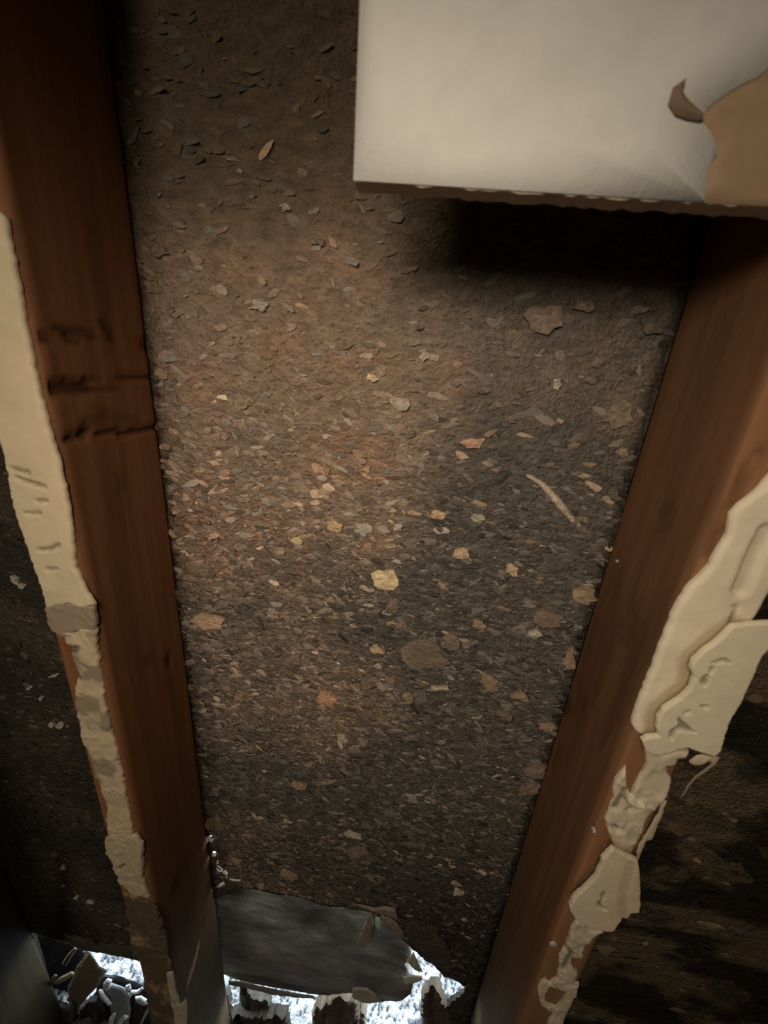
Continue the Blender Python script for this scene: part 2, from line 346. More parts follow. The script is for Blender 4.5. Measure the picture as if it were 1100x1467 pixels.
fl = [('line', [sx(92, 627), sx(130, 618), (sx(180, 619)), (sx(226, 612))], .0032, .0030, .75, 'x1'),
      ('line', [sx(72, 558), sx(95, 553), sx(125, 556)], .0062, .0022, .68, 'x1'), ('line', [sx(120, 541), sx(150, 538), sx(215, 540)], .0022, .0015, .6, 'x1'), ('line', [sx(125, 556), sx(165, 556)], .0025, .001, .5, 'x1'),
      ('line', [sx(58, 480), sx(66, 483)], .0042, .0012, .6, 'x1'), ('line', [sx(80, 470), sx(100, 476), sx(135, 480)], .0036, .0015, .6, 'x1'), ('line', [sx(98, 486), sx(108, 490)], .0036, .001, .5, 'x1'),
      ('line', [sx(150, 464), sx(160, 484)], .0065, .0012, .55, 'x1'), ('line', [sx(205, 490), sx(212, 500)], .006, .001, .5, 'x1'), ('line', [sx(120, 610), sx(160, 596), sx(200, 603)], .006, .0008, .3, 'x1'),
      ('dot', sx(241, 949), .0075, .001, .6, 'x1'), ('dot', sx(210, 948), .005, .0, .3, 'x1'), ('dot', sx(175, 690), .007, 0, .25, 'x1'), ('dot', sx(252, 1268), .008, .001, .5, 'x1'), ('dot', sx(292, 1318), .006, 0, .4, 'x1')]
st_l = link('wall_stud', stud(-.222, LEFT_IN, -.089, -.0005, GZ, 1.3, fl, (.215, .092, .040), 11), M['stud'])
tag(st_l, 'reddish brown vertical timber stud left of the bay, with dark crosswise cracks and a knot', 'stud', 'timber wall studs')
fr = [('dot', sx(812, 1015, RIGHT_IN), .009, .0005, .45, 'x0'), ('dot', sx(838, 1010, RIGHT_IN), .006, 0, .3, 'x0'), ('dot', sx(955, 745, RIGHT_IN), .01, 0, .25, 'x0'), ('dot', sx(905, 890, RIGHT_IN), .012, 0, .25, 'x0'),
      ('line', [sx(880, 1130, RIGHT_IN), sx(850, 1240, RIGHT_IN)], .004, .0003, .3, 'x0'), ('line', [sx(800, 1065, RIGHT_IN), sx(790, 1100, RIGHT_IN)], .004, .0008, .4, 'x0')]
# gouges along the front face of the right stud
def fx(px, py): q = at(px, py, -.089); return (float(q[0]), float(q[2]))
fr += [('line', [fx(1095, 640), fx(1050, 735), fx(1012, 800)], .0022, .0012, .35, 'y0'), ('line', [fx(1072, 660), fx(1030, 745), fx(1000, 800)], .002, .001, .3, 'y0')]
st_r = link('wall_stud', stud(RIGHT_IN, .222, -.089, -.0005, GZ, 1.3, fr, (.165, .080, .038), 23), M['stud'])
tag(st_r, 'brown vertical timber stud right of the bay, beneath the corner of the white panel', 'stud', 'timber wall studs')
qf = at(48, 1345, -.0); 
st_f = link('wall_stud', stud(qf[0]-.045, qf[0]-.0, -.089, -.0005, GZ, 1.3, [], (.030, .025, .013), 37), M['stud'])
tag(st_f, 'dark timber stud cut off by the lower left edge of the photo', 'stud', 'timber wall studs')
def nail(px, py, X, parent, face='x0', r_=.0022):
    c = on_x(px, py, X) if face == 'x0' else at(px, py, X)
    V = []; F = []; n = 10
    for d, rr in ((.0006, r_*.7), (.0013, r_), (.0, r_*.95)): 
        for k in range(n):
            a = 2*math.pi*k/n; u, v = math.cos(a)*rr, math.sin(a)*rr
            V.append((c[0]-[0, .0012, .0018][[.0006, .0013, .0].index(d)]*0-d, c[1]+u, c[2]+v) if face == 'x0' else (c[0]+u, c[1]-d, c[2]+v))
    for l in range(2):
        for k in range(n): F.append((l*n+k, l*n+(k+1) % n, (l+1)*n+(k+1) % n, (l+1)*n+k))
    F.append(tuple(n+k for k in range(n))[::-1])
    return link('nail', mesh('nail', V, F, None), M['steel'], parent)
nail(851, 1189, RIGHT_IN, st_r); nail(792, 1351, -.0892, st_r, 'y0', .003); nail(885, 804, RIGHT_IN, st_r, 'x0', .0012)

# ------------------------------------------------------------------ drywall panel, top right
def drywall():
    e = empty('drywall_sheet', (0, -.095, .07)); e.rotation_euler = (0, 0, 0)
    yf, yb = -.1016, -.0894
    # corners: the bottom edge falls slightly to the right
    a = at(507, 260, yf); b = at(1100, 297, yf); sl = (b[2]-a[2])/(b[0]-a[0])
    x0, z0 = a[0], a[2]; x1 = 1.15; z1 = 1.28; t = at(513, 0, yf); xl = x0+(t[0]-x0)/(t[2]-z0)*(z1-z0)*.2
    poly = [(x0, z0), (x1, z0+sl*(x1-x0)), (x1, z1), (xl, z1)]
    def cc(x, z):
        n = fbm(np.asarray(x)*120, np.asarray(z)*120, 5); return np.array([.60, .50, .37])*(.85+.3*n)[:, None]
    core_poly = rough([poly[0], poly[1]], .004, .0006, 5, False)+[poly[2], poly[3]]
    core = link('gypsum_core', sheet(core_poly, yf+.0006, yb-yf-.0012, .03, None, cc, edge=None), M['gypsum'], None)
    # torn front paper: everything but the stripped patch; a kraft layer shows in the patch
    tear = pxpoly([(1004, 301), (1008, 285), (1012, 268), (1012, 245), (1018, 232), (1026, 224), (1026, 206), (1016, 188), (1004, 172), (1012, 158), (1024, 146), (1048, 130), (1068, 118), (1085, 112), (1100, 98), (1150, 80), (1200, 86), (1300, 130), (1330, 340)], yf)
    tear = rough(tear[:-3], .003, .0007, 9, False)+tear[-3:]
    zb = lambda x: z0+sl*(x-x0)
    tl = list(tear); tl[0] = (tl[0][0], zb(tl[0][0])+.0003); xe = tl[-1][0]; tl[-1] = (xe, zb(xe)+.0003)
    paper_poly = [(x0-.0003, z0+.0003), tl[0]]+tl[1:-1]+[tl[-1], (x1, zb(x1)+.0003), (x1, z1), (xl-.0003, z1)]
    def pc(x, z):
        n = fbm(np.asarray(x)*20, np.asarray(z)*20, 8); return np.array([.66, .63, .57])*(.96+.08*n)[:, None]
    dw = lambda x, z: .0002*(fbm(x*30, z*30, 3)-.5)
    pap = link('face_paper', sheet(paper_poly, yf-.0002, .0007, .02, dw, pc), M['gypsum'], None)
    def kc(x, z):
        n = fbm(np.asarray(x)*40, np.asarray(z)*40, 18); return np.array([.33, .22, .13])*(.85+.3*n)[:, None]
    kp = link('exposed_kraft_paper', sheet([(p[0]-.002 if i else p[0], p[1]) for i, p in enumerate(tl)], yf+.0004, .0002, .008, lambda x, z: .0002*(fbm(x*150, z*150, 3)), kc), M['gypsum'], None)
    kp['label'] = 'bare brown backing where the white face paper is torn off'
    # curled tongue of torn paper
    ln = [at(x, y, yf-.001) for x, y in ((978, 118), (970, 128), (968, 142), (976, 154), (990, 162), (1004, 170))]; V = []; wv = [.0006, .0022, .0034, .0034, .0026, .0012]
    for i, p in enumerate(ln):
        t_ = (ln[min(i+1, 5)]-ln[max(i-1, 0)]); t_ /= np.linalg.norm(t_); nn = np.array([-t_[2], 0, t_[0]])
        for j in range(5):
            s = j/4-.5; V.append(p+nn*wv[i]*s*1.6+np.array([0, -.0022*(1-(2*s)**2)-.0002, 0]))
    F = [(i*5+j, i*5+j+1, i*5+j+6, i*5+j+5) for i in range(5) for j in range(4)]
    cu = link('torn_paper_curl', mesh('curl', V, F, np.tile([.19, .13, .085], (len(V), 1))), M['gypsum'], None); cu['label'] = 'dark curled tongue of torn paper beside the bare patch'
    for o in (core, pap, kp, cu):
        o.parent = e; o.matrix_parent_inverse = Matrix.Translation(e.location).inverted()
    tag(e, 'off-white drywall sheet cut square, top right, with a bare brown torn patch', 'drywall')
drywall()

# ------------------------------------------------------------------ torn drywall left on the studs
def gcol(base, s, stain=None, amp=.14):
    def f(x, z):
        x = np.asarray(x); z = np.asarray(z); n = fbm(x*70, z*70, s); c = np.array(base)*(1-amp/2+amp*n)[:, None]
        if stain is not None: c = stain(x, z, c)
        return c
    return f
def tearpiece(name, pts, Y, th, label, cat, base=(.62, .56, .44), grid=.003, holes=(), dents=(), edge=.003, relief=.0008, seed=1, step=.003, amp=.0006, group=None, stain=None, mt='gypsum', pits=()):
    poly = rough(pxpoly(pts, Y), step, amp, seed); hs = [pxpoly(h, Y) for h in holes]; ps = [pxpoly(h, Y) for h in pits]; grid = (.0008 if ps else min(grid, .0014)) if mt == 'gypsum' else grid; relief = relief*.45; edge = edge*.45
    dl = [([tuple(p) for p in pxpoly(l, Y)], w, d) for l, w, d in dents]
    def disp(x, z):
        P = np.stack([x, z], 1); v = relief*(fbm(x*55, z*55, seed+4)-.5)*2+relief*.9*np.where(relief > .0008, 1-np.clip(np.abs(fbm(x*80+z*30, z*60-x*30, seed+8, 2)-.5)*9, 0, 1), 0)+relief*.35*(fbm(x*200, z*200, seed+6)-.5)
        for h in ps: v = v-.0024*np.where(pip(P, h), 1, 1-sstep(0, .0006, dist_poly(P, h)))
        for l, w, d in dl: v = v-d*(1-sstep(w*.3, w, dist_poly(P, l, False)))
        return v
    base = tuple(min(.86, b*k_) for b, k_ in zip(base, (1.25, 1.21, 1.10)))
    g0 = gcol(base, seed, stain)
    def colf(x, z):
        c = g0(x, z); P = np.stack([x, z], 1)
        for h in ps: c = c*(1-.62*np.where(pip(P, h), 1, 1-sstep(0, .0005, dist_poly(P, h))))[:, None]  # shade inside the punched pits is painted into the colour
        for l, w, d in dl:
            if d > 0: c = c*(1-(.6 if w < .005 else .15)*(1-sstep(w*.2, w*.8, dist_poly(P, l, False))))[:, None]
        return c
    o = link(name, sheet(poly, Y, th, grid, disp, colf, hs, edge), M[mt]); tag(o, label, cat, group); return o
YF = -.0895
G1 = 'torn drywall remnants on the left stud'; G2 = 'torn drywall remnants on the right stud'
CR = (.60, .52, .39)
tearpiece('drywall_remnant', [(-40, 250), (-18, 290), (4, 310), (12, 350), (22, 400), (34, 470), (50, 545), (66, 610), (84, 670), (97, 730), (102, 780), (106, 815), (120, 845), (134, 868), (120, 873), (95, 866), (66, 874), (62, 862), (56, 840), (40, 795), (20, 740), (10, 690), (0, 640), (-12, 600), (-40, 500)], -.0925, .003,
  'long smooth cream strip of drywall on the upper left stud with short dark nicks', 'drywall scrap', (.55, .46, .33), dents=[([(16, 672), (40, 678)], .0022, .002), ([(22, 684), (42, 692), (62, 698)], .0022, .0022), ([(52, 718), (66, 718)], .002, .0018), ([(36, 735), (56, 736)], .0018, .0018), ([(55, 788), (70, 787), (84, 781)], .002, .0022), ([(66, 816), (82, 815)], .0016, .0018)],
  seed=3, group=G1, relief=.0012, edge=.004)
tearpiece('drywall_remnant', [(62, 872), (95, 864), (134, 868), (137, 885), (138, 905), (112, 904), (100, 908), (88, 915), (74, 905), (66, 890)], -.0915, .0024,
  'grey crumbled band of drywall across the left stud below the smooth strip', 'drywall scrap', (.26, .20, .15), seed=5, group=G1, relief=.002, amp=.0012)
tearpiece('drywall_remnant', [(88, 905), (112, 900), (138, 902), (139, 930), (144, 970), (150, 1010), (160, 1050), (170, 1090), (178, 1130), (184, 1165), (190, 1195), (184, 1205), (170, 1200), (155, 1196), (150, 1175), (153, 1160), (142, 1125), (128, 1090), (116, 1060), (110, 1020), (106, 985), (108, 968), (103, 945), (96, 925)], -.0915, .0024,
  'narrow ragged cream strip of drywall on the left stud, middle height', 'drywall scrap', (.47, .38, .27), dents=[([(98, 928), (112, 929)], .0028, .002), ([(96, 934), (110, 933)], .0022, .002), ([(100, 955), (112, 972)], .004, .001)], seed=7, group=G1, relief=.0022, amp=.001,
  stain=lambda x, z, c: c*(1-.45*sstep(.50, .60, fbm(x*60, z*60, 77)))[:, None])
tearpiece('drywall_remnant', [(150, 1202), (160, 1196), (175, 1204), (192, 1196), (203, 1210), (204, 1235), (203, 1255), (207, 1270), (214, 1288), (200, 1286), (185, 1280), (170, 1266), (165, 1252), (160, 1236), (150, 1222)], -.0925, .003,
  'lumpy cream scrap of drywall low on the left stud', 'drywall scrap', (.42, .35, .25), dents=[([(170, 1245), (178, 1240)], .003, .002), ([(186, 1263), (192, 1266)], .003, .002)], seed=9, group=G1, relief=.0025, amp=.001)
tearpiece('paper_remnant', [(176, 1280), (200, 1288), (214, 1292), (224, 1300), (232, 1318), (238, 1350), (244, 1385), (256, 1420), (266, 1467), (268, 1500), (225, 1500), (215, 1467), (208, 1420), (202, 1378), (190, 1365), (184, 1330), (180, 1305)], -.0905, .0012,
  'stained brown torn paper at the foot of the left stud', 'paper scrap', (.13, .092, .06), dents=[([(200, 1310), (215, 1330), (220, 1350)], .005, -.002), ([(215, 1355), (228, 1358)], .005, .002), ([(226, 1300), (230, 1340)], .004, -.002)], seed=13, relief=.0028, amp=.0016,
  stain=lambda x, z, c: c*(.75+1.1*sstep(.55, .68, fbm(x*70, z*45, 79)))[:, None])
tearpiece('paper_remnant', [(238, 1395), (247, 1392), (252, 1420), (258, 1440), (266, 1432), (268, 1450), (265, 1490), (256, 1490), (250, 1460), (243, 1430)], -.0925, .0012,
  'pale frayed paper sliver on the lower corner of the left stud', 'paper scrap', (.42, .38, .32), seed=15, relief=.002)
# long splinter lifting from the side of the left stud, near its foot
def stickbetween(name, pts3, wid, label, cat, col, mt='flake', parent=None, group=None, thick=.35):
    V = []; F = []; n = len(pts3); m = 6
    for i, p in enumerate(pts3):
        p = np.array(p); t_ = np.array(pts3[min(i+1, n-1)])-np.array(pts3[max(i-1, 0)]); t_ = t_/np.linalg.norm(t_)
        s = np.cross(t_, [0, 1, 0]); s = s/(np.linalg.norm(s)+1e-9); u = np.cross(s, t_)
        for k in range(m):
            a = 2*math.pi*k/m; V.append(p+s*math.cos(a)*wid[i]+u*math.sin(a)*wid[i]*thick)
    for i in range(n-1):
        for k in range(m): F.append((i*m+k, i*m+(k+1) % m, (i+1)*m+(k+1) % m, (i+1)*m+k))
    F += [tuple(range(m))[::-1], tuple((n-1)*m+k for k in range(m))]
    o = link(name, mesh(name, V, F, np.tile(col, (len(V), 1))), M[mt], parent)
    if label: tag(o, label, cat, group)
    return o
stickbetween('wood_splinter', [on_x(286, 1347, LEFT_IN+.001), on_x(280, 1372, LEFT_IN+.002), on_x(272, 1398, LEFT_IN+.003), on_x(265, 1425, LEFT_IN+.002)], [.0006, .002, .0024, .0008], 'thin pale splinter lifting from the foot of the left stud', 'splinter', (.40, .33, .24))

# right stud; a brown band shows in the long remnant along the edge of the slotted scrap
BAND = [(1050, 896), (1020, 917), (998, 936), (986, 950), (987, 968), (982, 984), (965, 998), (944, 1016), (936, 1034), (936, 1052)]
tearpiece('drywall_remnant', [(1150, 640), (1100, 690), (1086, 706), (1062, 724), (1050, 738), (1048, 750), (1045, 768), (1032, 788), (1020, 812), (1000, 832), (985, 847), (968, 876), (955, 908), (938, 955), (918, 1003), (909, 1030), (907, 1042), (912, 1051), (925, 1057), (944, 1058), (960, 1050), (990, 1020), (1020, 990), (1050, 940), (1080, 895), (1105, 850), (1150, 800)], -.0935, .004,
  'long smooth cream drywall remnant along the upper right stud', 'drywall scrap', (.64, .56, .45), grid=.0035, seed=21, group=G2, relief=.0014, edge=.006, amp=.0004, dents=[([(1062, 845), (1080, 800), (1100, 762)], .006, .0028), ([(1048, 898), (1054, 868)], .0015, .0012), (BAND, .0075, .0014)],
  stain=lambda x, z, c: c*(1-np.array([.24, .33, .42])[None]*(1-sstep(.004, .0085, dist_poly(np.stack([x, z], 1), pxpoly(BAND, YF), False)))[:, None]))
tearpiece('drywall_remnant', [(1050, 898), (1056, 897), (1100, 893), (1140, 890), (1110, 925), (1094, 940), (1078, 976), (1062, 1010), (1045, 1040), (1040, 1055), (1035, 1076), (1025, 1086), (1014, 1082), (1000, 1078), (986, 1073), (972, 1075), (960, 1080), (945, 1083), (935, 1082), (925, 1076), (920, 1062), (929, 1057), (944, 1056), (941, 1045), (943, 1030), (951, 1017), (975, 1002), (990, 987), (995, 972), (990, 960), (993, 948), (1005, 937), (1030, 918)], -.1015, .0032,
  'stiff cream drywall face scrap with punched slots, standing proud of the right stud', 'drywall scrap', (.60, .54, .42), grid=.0025, seed=25, group=G2, relief=.0007, edge=.0018, amp=.0003,
  pits=[[(1020, 950), (1032, 945), (1040, 944), (1045, 951), (1039, 948), (1030, 951)], [(1017, 962), (1021, 955), (1022, 959), (1019, 965)], [(1006, 972), (1011, 967), (1015, 971), (1014, 980), (1009, 984), (1005, 979)], [(980, 1022), (988, 1018), (989, 1021), (982, 1025)], [(1003, 1012), (1010, 1011), (1015, 1014), (1009, 1016)], [(972, 1029), (978, 1034), (986, 1042), (996, 1050), (985, 1048), (977, 1046), (968, 1050), (963, 1060), (960, 1055), (962, 1046), (970, 1042), (974, 1038)]])
stickbetween('paper_strand', [at(1026, 1084, -.098), at(1022, 1095, -.097), at(1010, 1104, -.096), at(998, 1112, -.094), at(987, 1124, -.092), at(980, 1137, -.089), at(971, 1148, -.087)], [.0022, .0016, .0012, .001, .0009, .0008, .0005], 'thin curling paper strand dangling from the slotted scrap', 'paper scrap', (.36, .29, .21), 'gypsum')
tearpiece('paper_remnant', [(988, 1092), (998, 1084), (1008, 1082), (1026, 1084), (1024, 1094), (1014, 1093), (1004, 1096), (996, 1097)], -.097, .001, 'small crumpled paper flap under the slotted scrap', 'paper scrap', (.42, .35, .26), seed=31, relief=.002, grid=.002)
tearpiece('drywall_remnant', [(925, 1075), (955, 1080), (976, 1078), (989, 1078), (986, 1088), (972, 1089), (970, 1098), (960, 1099), (956, 1106), (963, 1116), (961, 1128), (954, 1145), (942, 1160), (931, 1170), (921, 1192), (913, 1212), (905, 1230), (893, 1224), (880, 1216), (872, 1195), (867, 1176), (874, 1160), (880, 1148), (880, 1128), (882, 1120), (890, 1110), (898, 1101), (899, 1116), (899, 1132), (905, 1142), (916, 1118), (928, 1096)], -.0925, .003,
  'wrinkled pale plaster scrap on the right stud between the slotted scrap and the shield-shaped one', 'drywall scrap', (.52, .45, .35), grid=.0028, seed=35, group=G2, relief=.0026, edge=.0035, amp=.0005,
  dents=[([(896, 1142), (912, 1152), (920, 1150)], .003, -.004), ([(904, 1162), (916, 1156)], .003, .003), ([(878, 1186), (886, 1190)], .004, .004), ([(899, 1132), (882, 1160)], .004, .0035), ([(958, 1101), (964, 1103)], .003, .003)])
tearpiece('paper_remnant', [(950, 1150), (956, 1149), (952, 1165), (944, 1182), (936, 1204), (928, 1206), (922, 1218), (916, 1234), (911, 1236), (914, 1218), (922, 1200), (934, 1182), (943, 1168)], -.092, .0012,
  'pale paper edge along the outer corner of the right stud', 'paper scrap', (.40, .34, .25), seed=37, grid=.0025)
tearpiece('drywall_remnant', [(878, 1217), (895, 1226), (915, 1236), (918, 1255), (919, 1300), (917, 1309), (905, 1310), (900, 1319), (893, 1318), (885, 1328), (880, 1336), (868, 1336), (845, 1331), (825, 1318), (817, 1308), (816, 1299), (822, 1288), (840, 1272), (852, 1260), (861, 1243), (863, 1232)], -.1015, .0035,
  'shield-shaped cream drywall scrap with a small hooked nick, low on the right stud', 'drywall scrap', (.56, .50, .39), grid=.0026, seed=41, group=G2, relief=.0009, edge=.0022, amp=.0003,
  pits=[[(862, 1281), (866, 1277), (868, 1281), (865, 1289), (860, 1295), (863, 1300), (871, 1305), (864, 1304), (856, 1299), (857, 1293), (862, 1288)]], dents=[([(905, 1240), (893, 1280), (894, 1316)], .0052, .0006)],
  stain=lambda x, z, c: c*(1-np.array([.0, .10, .16])[None]*sstep(.185, .22, x)[:, None]))
tearpiece('drywall_remnant', [(826, 1321), (845, 1330), (862, 1334), (868, 1337), (852, 1344), (840, 1358), (833, 1372), (820, 1378), (818, 1385), (828, 1395), (826, 1404), (822, 1411), (830, 1413), (828, 1423), (820, 1440), (812, 1455), (808, 1467), (806, 1490), (782, 1490), (786, 1466), (795, 1453), (785, 1451), (775, 1443), (770, 1422), (775, 1410), (782, 1406), (788, 1411), (799, 1402), (802, 1385), (801, 1373), (810, 1359), (815, 1345), (820, 1330)], -.0925, .003,
  'ragged pale plaster strip with a round gap at the foot of the right stud', 'drywall scrap', (.48, .42, .32), grid=.0035, seed=45, group=G2, relief=.0028, edge=.003, amp=.0006,
  holes=[[(781, 1425), (788, 1414), (800, 1417), (809, 1420), (810, 1429), (805, 1438), (797, 1446), (788, 1443), (781, 1440)]], dents=[([(812, 1360), (820, 1368), (808, 1390)], .004, .003), ([(845, 1331), (850, 1334)], .004, .003)])
tearpiece('paper_remnant', [(870, 1212), (863, 1222), (860, 1232), (866, 1232), (861, 1243), (850, 1262), (838, 1272), (828, 1270), (832, 1262), (845, 1250), (855, 1240), (858, 1222), (864, 1212)], -.0905, .0012, 'brown frayed paper lip behind the shield-shaped scrap', 'paper scrap', (.17, .115, .07), seed=47, grid=.003, relief=.0018)

# ------------------------------------------------------------------ splinter and debris on the sheathing
def shard(name, pts, Y, th, label, cat, col, group=None, seed=1, mt='flake', relief=.0012, grid=.003, tilt=0, amp=.0008):
    poly = rough(pxpoly(pts, Y), .006, amp, seed)
    o = link(name, sheet(poly, Y, th, grid, lambda x, z: relief*(fbm(x*60, z*60, seed)-.5)*2, gcol(col, seed, None, .5), (), .002), M[mt]); tag(o, label, cat, group); return o
shard('wood_splinter', [(748, 680), (762, 682), (780, 692), (800, 711), (815, 730), (825, 745), (845, 766), (838, 762), (818, 748), (798, 728), (783, 708), (768, 692)], -.0045, .0035, 'long pale wooden splinter sticking to the board by the right stud', 'splinter', (.62, .50, .36), seed=51, relief=.0005, grid=.003, amp=.0002)
GP = 'scraps at the torn foot of the board'
shard('wood_scrap', [(503, 1298), (520, 1303), (535, 1308), (560, 1316), (571, 1318), (566, 1305), (556, 1303), (549, 1302), (536, 1304), (520, 1300)], -.006, .003, 'narrow pale scrap bridging the torn edge of the board', 'scrap', (.28, .22, .17), seed=53, relief=.0005, grid=.002)
shard('wood_scrap', [(527, 1313), (532, 1313), (535, 1325), (533, 1338), (526, 1354), (520, 1359), (510, 1357), (517, 1338)], -.004, .0025, 'tongue-shaped pale scrap hanging over the black sheet', 'scrap', (.27, .22, .175), seed=55, grid=.003)
shard('wood_scrap', [(545, 1312), (560, 1318), (570, 1326), (579, 1338), (578, 1346), (586, 1347), (574, 1346), (562, 1338), (550, 1330), (546, 1322)], -.004, .002, 'jagged pale scrap right of the tongue-shaped one', 'scrap', (.26, .21, .165), seed=57, grid=.003)
shard('wood_scrap', [(537, 1317), (543, 1317), (547, 1324), (546, 1332), (541, 1334), (537, 1327)], -.007, .002, 'tiny pale green spot of painted light between the two scraps', 'scrap', (.45, .68, .52), seed=59, grid=.002, amp=.0002)  # pale green colour stands in for light through a small hole
shard('wood_scrap', [(580, 1322), (600, 1327), (622, 1338), (638, 1352), (648, 1372), (650, 1392), (640, 1396), (628, 1388), (606, 1370), (588, 1354), (578, 1342)], -.0035, .003, 'rounded brown peeled flap of board above the bright gap', 'board flap', (.085, .065, .05), seed=61, grid=.005, relief=.0025, mt='board')

shard('wood_scrap', [(577, 1403), (588, 1398), (604, 1399), (606, 1405), (592, 1411), (579, 1413)], .0, .002, 'white curled scrap at the right end of the black sheet, lower of two', 'scrap', (.62, .62, .56), seed=65, grid=.003, relief=.0015)
shard('wood_scrap', [(582, 1378), (592, 1366), (602, 1386), (606, 1396), (596, 1392), (588, 1384)], -.001, .002, 'cream pointed scrap at the right end of the black sheet, upper of two', 'scrap', (.48, .46, .38), seed=66, grid=.003, relief=.0015)
shard('paper_strip', [(326, 1406), (345, 1408), (380, 1416), (420, 1424), (448, 1428), (452, 1432), (420, 1431), (380, 1424), (345, 1416), (328, 1412)], -.0005, .0015, 'pale frayed strip along the lower edge of the black sheet', 'scrap', (.26, .24, .19), seed=67, grid=.004, relief=.0015)
shard('wood_scrap', [(505, 1418), (525, 1418), (536, 1426), (545, 1437), (530, 1440), (515, 1436), (504, 1430)], .0, .0025, 'cream torn scrap beside the top of the upright rotten stub', 'scrap', (.42, .39, .30), seed=68, grid=.003, relief=.0015)
# black sheet bowed out behind the torn board
def bowed():
    L_ = [(292, 1255), (400, 1265), (500, 1285), (560, 1312), (585, 1345), (590, 1362), (580, 1372), (590, 1388), (592, 1402), (588, 1415), (578, 1425), (566, 1431), (552, 1432), (545, 1437), (536, 1430), (520, 1424), (500, 1424), (470, 1432), (450, 1430), (420, 1425), (390, 1420), (360, 1414), (335, 1408), (322, 1402), (292, 1396)]
    poly = rough(pxpoly(L_, .012), .007, .0015, 71)
    zz = [p[1] for p in poly]; z0, z1 = min(zz), max(zz)
    def disp(x, z):
        t = (z-z0)/(z1-z0); return .020*np.sin(np.clip(t, 0, 1)*math.pi)*.8-.006 + .004*(fbm(x*18, z*25, 72)-.5)+.0015*(fbm(x*80, z*80, 74)-.5)
    def disp2(x, z): return np.minimum(disp(x, z), .0085)
    def cf(x, z):
        n = fbm(np.asarray(x)*25, np.asarray(z)*40, 73); return (np.array([.22, .228, .212])*(.1+1.8*n)[:, None])*(1-sstep(.5, .35, (np.asarray(z)-z0)/(z1-z0)))[:, None]+(np.array([.14, .125, .09])*(.2+1.6*n)[:, None])*sstep(.5, .35, (np.asarray(z)-z0)/(z1-z0))[:, None]  # daylight on the top and warm light on the foot painted into the colour
    o = link('bitumen_sheet', sheet(poly, .014, .002, .005, disp2, cf, (), None), M['wrap']); tag(o, 'smooth grey-black building paper bulging through the rotted foot of the board', 'building paper')
bowed()
shard('board_lip', [(88, 1340), (110, 1346), (140, 1354), (175, 1358), (205, 1364), (215, 1372), (205, 1380), (170, 1372), (135, 1366), (118, 1362), (100, 1352)], -.004, .004, 'dull grey rolled lip of board above the bright gap left of the left stud', 'board flap', (.12, .105, .08), seed=63, grid=.004, relief=.0015, mt='board')

# rotten lumps and shards in the gaps; they stand on the ground outside
def lump(pts_px, Y, dep, zbot, label, col, seed, name='rotten_wood_chunk', cat='rotten wood', extend=True, top=1.0):
    """an upright rotten stub: outline from pts (top silhouette), running down to zbot"""
    P = pxpoly(pts_px, Y); xl, xr = min(p[0] for p in P), max(p[0] for p in P)
    poly = rough(P+([(xr, zbot), (xl, zbot)] if extend else []), .004, .003, seed)
    cx = (xl+xr)/2; hw = (xr-xl)/2
    def disp(x, z): return dep*np.sqrt(np.clip(1-((x-cx)/hw/1.05)**2, 0, 1))+.009*(fbm(x*150, z*25, seed)-.5)*2+.003*(fbm(x*200, z*120, seed+2)-.5)
    def cf(x, z):
        n = fbm(np.asarray(x)*150, np.asarray(z)*25, seed)[:, None]; return np.array(col)*.6*(.15+1.5*n)
    o = link(name, sheet(poly, Y, .008, .004, disp, cf, (), None), M['flake']); tag(o, label, cat); return o
lump([(447, 1500), (449, 1452), (454, 1436), (462, 1428), (474, 1424), (478, 1416), (488, 1414), (500, 1418), (512, 1428), (514, 1445), (512, 1500)], .024, .012, GZ, 'upright brown rotten stub in the middle of the bright gap', (.20, .155, .10), 81)
lump([(500, 1500), (502, 1460), (508, 1440), (518, 1437), (522, 1450), (520, 1500)], .030, .006, GZ, 'small pale stub against the right side of the brown one', (.36, .30, .21), 82)
lump([(328, 1500), (330, 1452), (345, 1444), (362, 1442), (385, 1446), (410, 1449), (412, 1462), (418, 1500)], .022, .010, GZ, 'low dark rotten lump beside the foot of the left stud', (.075, .062, .045), 83)
lump([(345, 1405), (356, 1410), (366, 1424), (386, 1432), (385, 1448), (372, 1452), (350, 1446), (343, 1430)], .026, .004, GZ, 'dark curled bark piece over the low lump', (.12, .11, .09), 84, extend=False)
lump([(604, 1500), (605, 1430), (608, 1418), (616, 1410), (626, 1410), (632, 1418), (636, 1434), (642, 1440), (660, 1436), (690, 1432), (692, 1500)], .010, .006, GZ, 'brown broken stub near the right stud, under the bright gap', (.15, .115, .07), 85)
lump([(318, 1440), (324, 1420), (328, 1430), (329, 1455), (322, 1480), (314, 1490)], .006, .002, GZ, 'pale sliver against the lower back corner of the left stud', (.22, .2, .17), 86, extend=False, name='wood_splinter', cat='splinter')
